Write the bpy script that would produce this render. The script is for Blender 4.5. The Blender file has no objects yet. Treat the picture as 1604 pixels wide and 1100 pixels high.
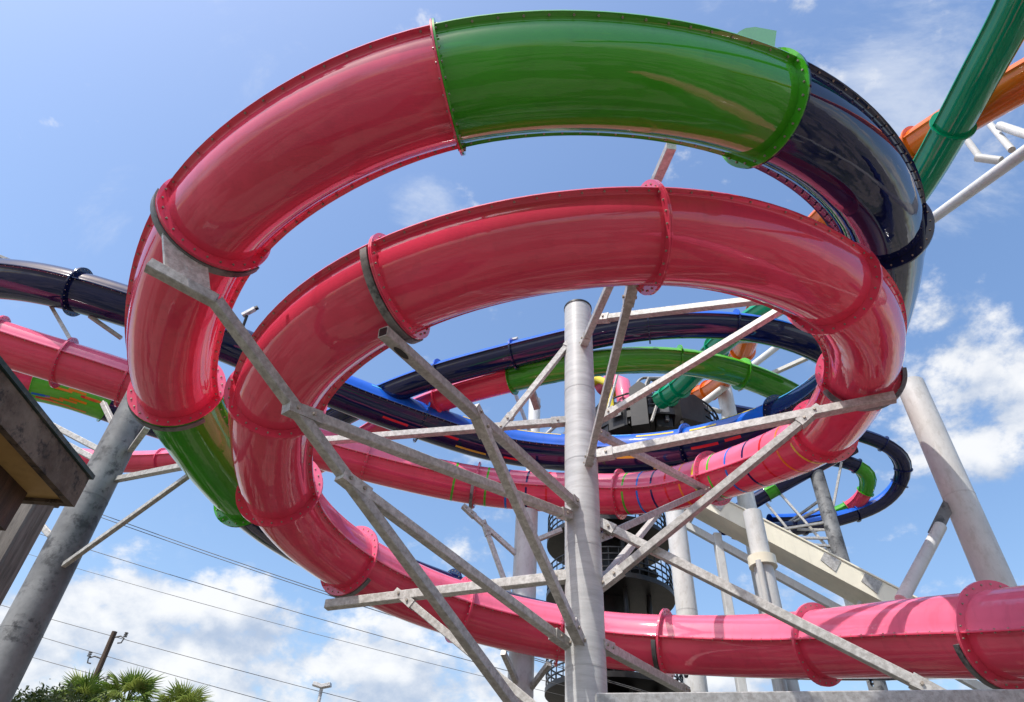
import bpy, math, random
from mathutils import Vector, Matrix, noise as mnoise
from math import sin, cos, pi, radians, atan2, sqrt
random.seed(7)
scene = bpy.context.scene
col = scene.collection

# ------------------------------------------------------------------ camera
cam_data = bpy.data.cameras.new('camera')
cam_data.sensor_width = 36.0
cam_data.lens = 36.0 * 1069.0 / 1604.0
cam_data.clip_start = 0.05
cam_data.clip_end = 8000
cam = bpy.data.objects.new('camera', cam_data)
col.objects.link(cam)
_up = Vector((78.0, 1208.0, -1069.0)).normalized()          # world up seen in camera axes (tilted up 41 degrees, rolled a little)
_v = Vector((0, 0, -1.0))
_y = (_v - _up * _v.dot(_up)).normalized()
_x = _y.cross(_up)
m = Matrix((_x, _y, _up)).to_4x4()
m.translation = Vector((0, 0, 1.6))
cam.matrix_world = m
scene.camera = cam

# ------------------------------------------------------------------ sun, sky, exposure
SUN_DIR = Vector((-0.55, -0.50, 1.30)).normalized()          # towards the sun
sun_data = bpy.data.lights.new('sun', 'SUN')
sun_data.energy = 3.5
sun_data.angle = radians(0.53)
sun_data.color = (1.0, 0.955, 0.89)
sun = bpy.data.objects.new('sun', sun_data)
col.objects.link(sun)
sun.rotation_euler = SUN_DIR.to_track_quat('Z', 'Y').to_euler()

world = bpy.data.worlds.new('World')
scene.world = world
world.use_nodes = True
wn, wl = world.node_tree.nodes, world.node_tree.links
wn.clear()

class NT:
    """small helper to write node graphs"""
    def __init__(self, tree): self.n, self.l = tree.nodes, tree.links
    def new(self, t, **kw):
        nd = self.n.new(t)
        for k, v in kw.items(): setattr(nd, k, v)
        return nd
    def put(self, sock, v):
        if isinstance(v, bpy.types.NodeSocket): self.l.new(v, sock)
        else: sock.default_value = v
    def math(self, op, a, b=0.0, c=0.0, clamp=False):
        nd = self.new('ShaderNodeMath', operation=op, use_clamp=clamp)
        for i, v in enumerate((a, b, c)): self.put(nd.inputs[i], v)
        return nd.outputs[0]
    def vmath(self, op, a, b=(0, 0, 0), out=0):
        nd = self.new('ShaderNodeVectorMath', operation=op)
        self.put(nd.inputs[0], a); self.put(nd.inputs[1], b)
        return nd.outputs[out]
    def noise(self, vec, scale, detail=4.0, rough=0.55, lac=2.0, dist=0.0):
        nd = self.new('ShaderNodeTexNoise')
        if vec is not None: self.l.new(vec, nd.inputs['Vector'])
        nd.inputs['Scale'].default_value = scale; nd.inputs['Detail'].default_value = detail
        nd.inputs['Roughness'].default_value = rough; nd.inputs['Lacunarity'].default_value = lac
        nd.inputs['Distortion'].default_value = dist
        return nd.outputs['Fac']
    def ramp(self, fac, lo, hi, a=0.0, b=1.0, smooth=True):
        nd = self.new('ShaderNodeMapRange', interpolation_type='SMOOTHSTEP' if smooth else 'LINEAR')
        for i, v in enumerate((fac, lo, hi, a, b)): self.put(nd.inputs[i], v)
        return nd.outputs[0]
    def mix(self, fac, a, b):
        nd = self.new('ShaderNodeMix', data_type='RGBA')
        self.put(nd.inputs[0], fac)
        self.put(nd.inputs[6], a if isinstance(a, bpy.types.NodeSocket) else (*a, 1.0))
        self.put(nd.inputs[7], b if isinstance(b, bpy.types.NodeSocket) else (*b, 1.0))
        return nd.outputs[2]
    def mapping(self, vec, scale=(1, 1, 1), rot=(0, 0, 0), loc=(0, 0, 0)):
        nd = self.new('ShaderNodeMapping')
        self.l.new(vec, nd.inputs[0])
        nd.inputs[1].default_value = loc; nd.inputs[2].default_value = rot; nd.inputs[3].default_value = scale
        return nd.outputs[0]

w = NT(world.node_tree)
sky = w.new('ShaderNodeTexSky', sky_type='NISHITA')
sky.sun_disc = False
sky.sun_elevation = math.asin(SUN_DIR.z)
sky.sun_rotation = atan2(SUN_DIR.x, SUN_DIR.y)
sky.altitude = 0
sky.air_density = 1.3
sky.dust_density = 2.2
sky.ozone_density = 1.6
tc = w.new('ShaderNodeTexCoord')
d = tc.outputs['Generated']
sep = w.new('ShaderNodeSeparateXYZ'); w.l.new(d, sep.inputs[0])
# cumulus banks: noise plus a few bigger cloud masses standing where they are in the sky, more cover near the horizon
def blob(c, tight):
    dt = w.vmath('DOT_PRODUCT', d, Vector(c).normalized(), out=1)
    return w.math('POWER', w.math('MAXIMUM', dt, 0.0), tight)
dsq = w.mapping(d, scale=(1.0, 1.0, 1.5))
n1 = w.noise(dsq, 5.2, 9.0, 0.60, 2.1, 0.1)
n1b = w.noise(w.vmath('ADD', dsq, (-0.02, -0.01, 0.055)), 5.2, 3.0, 0.58, 2.1, 0.1)
n2 = w.noise(dsq, 17.0, 5.0, 0.6)
hor = w.ramp(sep.outputs[2], 0.22, 0.42, 0.165, 0.0)
cum = w.math('ADD', w.math('ADD', w.math('MULTIPLY', n1, 0.74), w.math('MULTIPLY', n2, 0.26)), hor)
for c, tight, amt in [((-0.433, 0.851, 0.297), 150, 0.07), ((-0.31, 0.895, 0.321), 200, 0.09), ((-0.129, 0.945, 0.301), 120, 0.09), ((-0.502, 0.827, 0.253), 120, 0.07), ((0.6, 0.618, 0.508), 70, 0.11), ((0.565, 0.577, 0.589), 160, 0.07), ((0.517, 0.767, 0.381), 120, 0.05)]:
    cum = w.math('MULTIPLY_ADD', blob(c, tight), amt, cum)
cmask = w.ramp(cum, 0.59, 0.71)
# thin high wisps
dws = w.mapping(d, scale=(1.0, 1.6, 1.0), rot=(0.3, 0.5, 0.7))
n3 = w.noise(dws, 3.6, 6.0, 0.64, 2.2, 0.4)
wsp = w.math('ADD', n3, 0.14)
for c, tight, amt in [((0.437, 0.373, 0.819), 150, 0.25), ((-0.142, 0.594, 0.792), 300, 0.25), ((-0.512, 0.553, 0.657), 300, 0.12), ((0.539, 0.515, 0.667), 300, 0.17), ((-0.396, 0.817, 0.42), 400, 0.15)]:
    wsp = w.math('MULTIPLY_ADD', blob(c, tight), amt, wsp)
wmask = w.math('MULTIPLY', w.ramp(wsp, 0.74, 1.08), 0.6)
ccol = w.mix(w.ramp(w.math('MULTIPLY_ADD', n2, 0.25, w.math('SUBTRACT', n1, n1b)), -0.03, 0.27), (2.35, 2.8, 3.6), (5.0, 5.0, 5.0))
hsv = w.new('ShaderNodeHueSaturation'); hsv.inputs['Saturation'].default_value = 1.14; hsv.inputs['Hue'].default_value = 0.503; hsv.inputs['Value'].default_value = 1.1; w.l.new(sky.outputs[0], hsv.inputs['Color'])
base = w.mix(wmask, hsv.outputs[0], (4.4, 4.6, 4.9))
full = w.mix(w.math('MULTIPLY', cmask, 0.9), base, ccol)
bg = w.new('ShaderNodeBackground'); bg.inputs[1].default_value = 0.15
w.l.new(full, bg.inputs[0])
wo = w.new('ShaderNodeOutputWorld'); w.l.new(bg.outputs[0], wo.inputs[0])

scene.view_settings.view_transform = 'Standard'
scene.view_settings.look = 'None'
scene.view_settings.exposure = 0.47
scene.view_settings.gamma = 1.0
scene.view_settings.use_curve_mapping = False
scene.render.engine = 'CYCLES'
scene.cycles.max_bounces = 5
scene.cycles.diffuse_bounces = 3
scene.cycles.glossy_bounces = 3

# ------------------------------------------------------------------ materials
MATS = {}
def base_mat(name):
    mt = bpy.data.materials.new(name); mt.use_nodes = True
    t = NT(mt.node_tree); b = mt.node_tree.nodes['Principled BSDF']
    MATS[name] = mt
    return mt, t, b
def gelcoat(name, c, rough=0.03, streak=0.5, spec=0.6):
    """glossy pigmented fibreglass, a little chalky and dusty in patches, with the faint waviness of a hand laid shell"""
    mt, t, b = base_mat(name)
    tcn = t.new('ShaderNodeTexCoord'); o = tcn.outputs['Object']
    a = t.noise(o, 0.9, 3.0, 0.6); f = t.noise(o, 14.0, 3.0, 0.65); g = a
    chalk = tuple(min(1.0, x * 0.92 + 0.035) for x in c); deep = tuple(x * 0.88 for x in c)
    colr = t.mix(t.ramp(a, 0.35, 0.7), deep, c)
    colr = t.mix(t.math('MULTIPLY', t.ramp(f, 0.56, 0.8), 0.35 * streak), colr, chalk)
    dr = t.noise(t.mapping(o, scale=(5.0, 5.0, 0.6)), 1.0, 3.0, 0.6)                       # faint run-off stains
    colr = t.mix(t.math('MULTIPLY', t.ramp(dr, 0.52, 0.68), 0.22 * min(1.0, streak * 2)), colr, tuple(x * 0.6 for x in c))
    t.put(b.inputs['Base Color'], colr)
    t.put(b.inputs['Roughness'], t.math('MULTIPLY_ADD', t.ramp(g, 0.3, 0.75), 0.05, t.math('MULTIPLY_ADD', t.ramp(dr, 0.5, 0.7), 0.03, rough)))
    b.inputs['IOR'].default_value = 1.5
    b.inputs['Specular IOR Level'].default_value = spec
    bp = t.new('ShaderNodeBump'); bp.inputs['Strength'].default_value = 0.10; bp.inputs['Distance'].default_value = 0.05
    t.l.new(t.noise(o, 2.2, 2.0, 0.5), bp.inputs['Height'])
    t.l.new(bp.outputs[0], b.inputs['Normal'])
    return mt
def worn(name, c1, c2, rough=0.5, metal=0.0, scale=3.0, spot=(0.2, 0.17, 0.14), spot_amt=0.5, bump=0.15, stretch=(1, 1, 1)):
    mt, t, b = base_mat(name)
    tcn = t.new('ShaderNodeTexCoord'); o = t.mapping(tcn.outputs['Object'], scale=stretch)
    a = t.noise(o, scale, 7.0, 0.62); f = t.noise(o, scale * 9, 5.0, 0.6); s = t.noise(o, scale * 2.3, 8.0, 0.7)
    colr = t.mix(t.ramp(a, 0.32, 0.68), c1, c2)
    colr = t.mix(t.math('MULTIPLY', t.ramp(s, 0.50, 0.64), spot_amt), colr, spot)
    colr = t.mix(t.math('MULTIPLY', t.ramp(f, 0.45, 0.8), 0.25), colr, tuple(x * 0.7 for x in c1))
    oi = t.new('ShaderNodeObjectInfo'); vr = t.new('ShaderNodeHueSaturation')                  # every piece a little lighter or darker than the next
    t.put(vr.inputs['Value'], t.math('MULTIPLY_ADD', oi.outputs['Random'], 0.34, 0.83)); t.put(vr.inputs['Color'], colr); colr = vr.outputs[0]
    t.put(b.inputs['Base Color'], colr)
    t.put(b.inputs['Roughness'], t.math('MULTIPLY_ADD', f, 0.25, rough - 0.12))
    b.inputs['Metallic'].default_value = metal
    bp = t.new('ShaderNodeBump'); bp.inputs['Strength'].default_value = bump; bp.inputs['Distance'].default_value = 0.01
    t.l.new(f, bp.inputs['Height']); t.l.new(bp.outputs[0], b.inputs['Normal'])
    return mt
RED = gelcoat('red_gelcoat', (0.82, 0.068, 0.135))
PALE_RED = gelcoat('pale_red_gelcoat', (0.84, 0.16, 0.27))  # paler, pinker red, mostly for upper shells
LIME = gelcoat('lime_gelcoat', (0.13, 0.50, 0.035))  # lighter, yellower green, mostly for upper shells
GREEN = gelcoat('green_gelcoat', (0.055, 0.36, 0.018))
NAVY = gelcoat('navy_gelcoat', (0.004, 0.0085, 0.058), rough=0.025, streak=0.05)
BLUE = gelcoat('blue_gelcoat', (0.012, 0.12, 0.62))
TEAL = gelcoat('teal_green_gelcoat', (0.0, 0.30, 0.13))
ORANGE = gelcoat('orange_gelcoat', (0.85, 0.17, 0.012))
YELLOW = gelcoat('yellow_gelcoat', (0.75, 0.60, 0.02))
CREAM = gelcoat('cream_gelcoat', (0.92, 0.86, 0.68), rough=0.3)
PAINTS = {k: gelcoat('stripe_' + k, c, streak=0.2) for k, c in dict(green=(0.10, 0.50, 0.03), blue=(0.02, 0.18, 0.70), navy=(0.015, 0.015, 0.10), red=(0.75, 0.02, 0.03),
          orange=(0.9, 0.25, 0.02), yellow=(0.85, 0.62, 0.05), sky=(0.10, 0.45, 0.85)).items()}
STEEL = worn('galvanised_steel', (0.34, 0.325, 0.30), (0.56, 0.545, 0.515), 0.45, 0.15, 11.0, (0.24, 0.205, 0.17), 0.45)
STEEL_D = worn('weathered_steel', (0.12, 0.12, 0.12), (0.26, 0.26, 0.255), 0.55, 0.15, 0.9, (0.045, 0.044, 0.045), 0.95, 0.3)
PAINT = worn('pale_grey_paint', (0.55, 0.55, 0.535), (0.63, 0.63, 0.61), 0.42, 0.0, 2.5, (0.40, 0.38, 0.34), 0.4, 0.06, (1, 1, 0.5))
GREYPAINT = worn('mid_grey_paint', (0.36, 0.36, 0.355), (0.45, 0.45, 0.44), 0.42, 0.0, 2.5, (0.27, 0.25, 0.225), 0.35, 0.08, (0.4, 0.4, 3))
PALEGREEN = gelcoat('pale_green_gelcoat', (0.10, 0.30, 0.11), rough=0.2)
BOLT = worn('bolt_steel', (0.30, 0.25, 0.20), (0.45, 0.40, 0.34), 0.5, 0.2, 30.0)
DARK = worn('dark_bronze_steel', (0.008, 0.007, 0.007), (0.018, 0.016, 0.016), 0.45, 0.1, 2.0, (0.03, 0.022, 0.018), 0.4)
FASCIA = worn('weathered_fascia_paint', (0.085, 0.058, 0.040), (0.20, 0.155, 0.115), 0.8, 0.0, 5.0, (0.02, 0.018, 0.017), 0.9, 0.5)
SOFFIT = worn('tan_soffit_paint', (0.48, 0.29, 0.10), (0.58, 0.38, 0.14), 0.6, 0.0, 1.5, (0.36, 0.22, 0.08), 0.4, 0.1)
WOOD = worn('dark_stained_wood', (0.035, 0.017, 0.010), (0.085, 0.042, 0.024), 0.6, 0.0, 3.0, (0.02, 0.01, 0.007), 0.6, 0.4, (6, 6, 0.7))
GREYWOOD = worn('grey_wood', (0.10, 0.085, 0.07), (0.20, 0.175, 0.15), 0.75, 0.0, 3.0, (0.05, 0.04, 0.035), 0.6, 0.4, (7, 7, 0.6))
ROOF = worn('teal_roof_sheet', (0.02, 0.045, 0.045), (0.035, 0.065, 0.06), 0.6)
CABLE = worn('black_cable', (0.07, 0.07, 0.075), (0.11, 0.11, 0.11), 0.6)
POLEWOOD = worn('creosote_pole_wood', (0.05, 0.032, 0.022), (0.11, 0.075, 0.05), 0.8, 0.0, 2.0, (0.02, 0.015, 0.012), 0.6, 0.4, (8, 8, 0.5))
BARK = worn('palm_bark', (0.12, 0.09, 0.06), (0.24, 0.19, 0.13), 0.85, 0.0, 4.0, (0.06, 0.045, 0.03), 0.6, 0.6)
WHITE = worn('white_lamp_housing', (0.7, 0.7, 0.7), (0.8, 0.8, 0.8), 0.4)
def leafmat(name, c1, c2):
    mt, t, b = base_mat(name)
    tcn = t.new('ShaderNodeTexCoord'); oi = t.new('ShaderNodeObjectInfo')
    a = t.noise(tcn.outputs['Object'], 2.5, 4.0)
    f = t.math('ADD', t.math('MULTIPLY', oi.outputs['Random'], 0.5), t.math('MULTIPLY', a, 0.6))
    t.put(b.inputs['Base Color'], t.mix(t.ramp(f, 0.25, 0.8), c1, c2))
    b.inputs['Roughness'].default_value = 0.45
    tr = t.new('ShaderNodeBsdfTranslucent'); t.l.new(b.inputs['Base Color'].links[0].from_socket, tr.inputs[0])
    ms = t.new('ShaderNodeMixShader'); ms.inputs[0].default_value = 0.35
    t.l.new(b.outputs[0], ms.inputs[1]); t.l.new(tr.outputs[0], ms.inputs[2])
    t.l.new(ms.outputs[0], mt.node_tree.nodes['Material Output'].inputs[0])
    return mt
FROND = leafmat('palm_frond_green', (0.13, 0.22, 0.035), (0.34, 0.40, 0.10))
DRYFROND = leafmat('dry_frond', (0.22, 0.17, 0.08), (0.30, 0.25, 0.12))
LEAF = leafmat('bush_leaf', (0.035, 0.065, 0.014), (0.10, 0.13, 0.03))
mt, t, b = base_mat('paved_ground')
tcn = t.new('ShaderNodeTexCoord'); o = tcn.outputs['Object']
a = t.noise(o, 0.35, 4.0, 0.6); f = t.noise(o, 12.0, 3.0); g = t.noise(o, 0.16, 3.0, 0.5)
cc = t.mix(t.ramp(a, 0.35, 0.65), (0.13, 0.108, 0.086), (0.21, 0.178, 0.142))
cc = t.mix(t.math('MULTIPLY', t.ramp(f, 0.5, 0.8), 0.3), cc, (0.11, 0.095, 0.08))
cc = t.mix(t.ramp(g, 0.50, 0.53), cc, (0.055, 0.06, 0.035))
t.put(b.inputs['Base Color'], cc); b.inputs['Roughness'].default_value = 0.85
GROUND = mt

# ------------------------------------------------------------------ geometry helpers
class MB:
    """collects shapes (world coordinates); build() links them as ONE mesh object under a parent"""
    def __init__(self): self.v, self.f = [], []
    def add(self, vs, fs):
        o = len(self.v); self.v += [tuple(p) for p in vs]; self.f += [tuple(i + o for i in q) for q in fs]
    def frame(self, a, b, up=(0, 0, 1)):
        a, b = Vector(a), Vector(b); t = (b - a).normalized(); up = Vector(up)
        if abs(t.dot(up)) > 0.985: up = Vector((0, 1, 0))
        s = t.cross(up).normalized(); u = s.cross(t)
        return a, b, t, s, u
    def beam(self, a, b, w, h=None, up=(0, 0, 1), ch=0.07):
        """bar with slightly rounded corners"""
        h = h or w
        a, b, t, s, u = self.frame(a, b, up)
        c = min(w, h) * ch; x, y = w / 2, h / 2
        prof = [(x, -y + c), (x, y - c), (x - c, y), (-x + c, y), (-x, y - c), (-x, -y + c), (-x + c, -y), (x - c, -y)]
        vs = [a + s * p + u * q for p, q in prof] + [b + s * p + u * q for p, q in prof]
        fs = [(i, (i + 1) % 8, (i + 1) % 8 + 8, i + 8) for i in range(8)] + [tuple(range(7, -1, -1)), tuple(range(8, 16))]
        self.add(vs, fs)
    def pipe(self, pts, r, n=12, caps=True, r2=None):
        pts = [Vector(p) for p in pts]; N = len(pts); vs, fs = [], []; prev = None
        for i, p in enumerate(pts):
            t = (pts[min(i + 1, N - 1)] - pts[max(i - 1, 0)]).normalized()
            if prev is None:
                ref = Vector((0, 0, 1)) if abs(t.z) < 0.95 else Vector((1, 0, 0)); s = t.cross(ref).normalized()
            else: s = (prev - t * prev.dot(t)).normalized()
            prev = s; u = t.cross(s); rr = r if r2 is None else r + (r2 - r) * i / (N - 1)
            vs += [p + s * (rr * cos(2 * pi * k / n)) + u * (rr * sin(2 * pi * k / n)) for k in range(n)]
        for i in range(N - 1):
            fs += [(i * n + k, i * n + (k + 1) % n, (i + 1) * n + (k + 1) % n, (i + 1) * n + k) for k in range(n)]
        if caps: fs += [tuple(range(n - 1, -1, -1)), tuple((N - 1) * n + k for k in range(n))]
        self.add(vs, fs)
    def box(self, x0, x1, y0, y1, z0, z1):
        vs = [(x, y, z) for z in (z0, z1) for y in (y0, y1) for x in (x0, x1)]
        self.add(vs, [(0, 2, 3, 1), (4, 5, 7, 6), (0, 1, 5, 4), (2, 6, 7, 3), (0, 4, 6, 2), (1, 3, 7, 5)])
    def plate(self, pts, nrm, th):
        """flat polygon with thickness"""
        n = Vector(nrm).normalized() * (th / 2); k = len(pts); P = [Vector(p) for p in pts]
        self.add([p - n for p in P] + [p + n for p in P], [tuple(range(k - 1, -1, -1)), tuple(range(k, 2 * k))] + [(i, (i + 1) % k, (i + 1) % k + k, i + k) for i in range(k)])
    def ring(self, c, ax, s, r0, r1, th, a0=0.0, a1=2 * pi, n=40):
        """annulus (or a piece of one) of thickness th round the axis ax; s is the direction of angle 0"""
        c, ax, s = Vector(c), Vector(ax).normalized(), Vector(s).normalized(); u = s.cross(ax)
        full = abs(a1 - a0) > 6.28; m_ = n if full else n + 1; vs, fs = [], []
        for i in range(m_):
            a = a0 + (a1 - a0) * i / n; dirv = s * cos(a) + u * sin(a)
            vs += [c + dirv * r0 - ax * th / 2, c + dirv * r1 - ax * th / 2, c + dirv * r1 + ax * th / 2, c + dirv * r0 + ax * th / 2]
        for i in range(n):
            j = (i + 1) % m_
            fs += [(i * 4 + k, i * 4 + (k + 1) % 4, j * 4 + (k + 1) % 4, j * 4 + k) for k in range(4)]
        if not full: fs += [(3, 2, 1, 0), tuple((m_ - 1) * 4 + k for k in range(4))]
        self.add(vs, fs)
    def build(self, name, mat, parent=None, angle=38, smooth=True):
        off = parent_loc(parent)
        me = bpy.data.meshes.new(name)
        me.from_pydata([(x - off[0], y - off[1], z - off[2]) for x, y, z in self.v], [], self.f)
        me.materials.append(mat)
        if smooth:
            me.polygons.foreach_set('use_smooth', [True] * len(me.polygons)); me.set_sharp_from_angle(angle=radians(angle))
        me.update()
        ob = bpy.data.objects.new(name, me); col.objects.link(ob)
        if parent is not None: ob.parent = parent
        return ob
WLOC = {}
def parent_loc(p):
    o = Vector((0, 0, 0))
    while p is not None:
        o = o + Vector(p.location); p = p.parent
    return o
def tag(o, label=None, cat=None, group=None, kind=None):
    if label: o['label'] = label
    if cat: o['category'] = cat
    if group: o['group'] = group
    if kind: o['kind'] = kind
    return o
def thing(name, label, cat, loc, group=None):
    o = bpy.data.objects.new(name, None); o.empty_display_size = 0.3
    o.location = loc; col.objects.link(o)
    return tag(o, label, cat, group)

class Path:
    """smooth centre line by arc length"""
    def __init__(self, pts, before=0.0, after=0.0):
        P = [Vector(p) for p in pts]
        t0, t1 = (P[0] - P[2]).normalized(), (P[-1] - P[-3]).normalized()       # the tubes run on straight past the stretch in view
        nb, na = int(before / 0.7), int(after / 0.7)
        P = [P[0] + t0 * (0.7 * k) for k in range(nb, 0, -1)] + P + [P[-1] + t1 * (0.7 * k) for k in range(1, na + 1)]
        fine = []
        for i in range(len(P) - 1):
            p0, p1, p2, p3 = P[max(i - 1, 0)], P[i], P[i + 1], P[min(i + 2, len(P) - 1)]
            for k in range(4):
                t = k / 4
                fine.append(0.5 * ((2 * p1) + (p2 - p0) * t + (2 * p0 - 5 * p1 + 4 * p2 - p3) * t * t + (3 * p1 - p0 - 3 * p2 + p3) * t ** 3))
        fine.append(P[-1])
        self.p = fine; self.s = [0.0]
        for a, b in zip(fine, fine[1:]): self.s.append(self.s[-1] + (b - a).length)
        self.s0 = -self.s[4 * nb]; self.s = [x + self.s0 for x in self.s]
        self.L = self.s[-1]
    def at(self, s):
        import bisect
        s = max(self.s0, min(self.L, s)); i = min(max(bisect.bisect_right(self.s, s) - 1, 0), len(self.p) - 2)
        f = (s - self.s[i]) / max(1e-9, self.s[i + 1] - self.s[i])
        return self.p[i].lerp(self.p[i + 1], f)
    def frame(self, s, bank=0.0):
        c = self.at(s); t = (self.at(s + 0.45) - self.at(s - 0.45)).normalized()
        sd = t.cross(Vector((0, 0, 1))).normalized(); u = sd.cross(t)
        return c, t, sd * cos(bank) - u * sin(bank), u * cos(bank) + sd * sin(bank)

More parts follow.
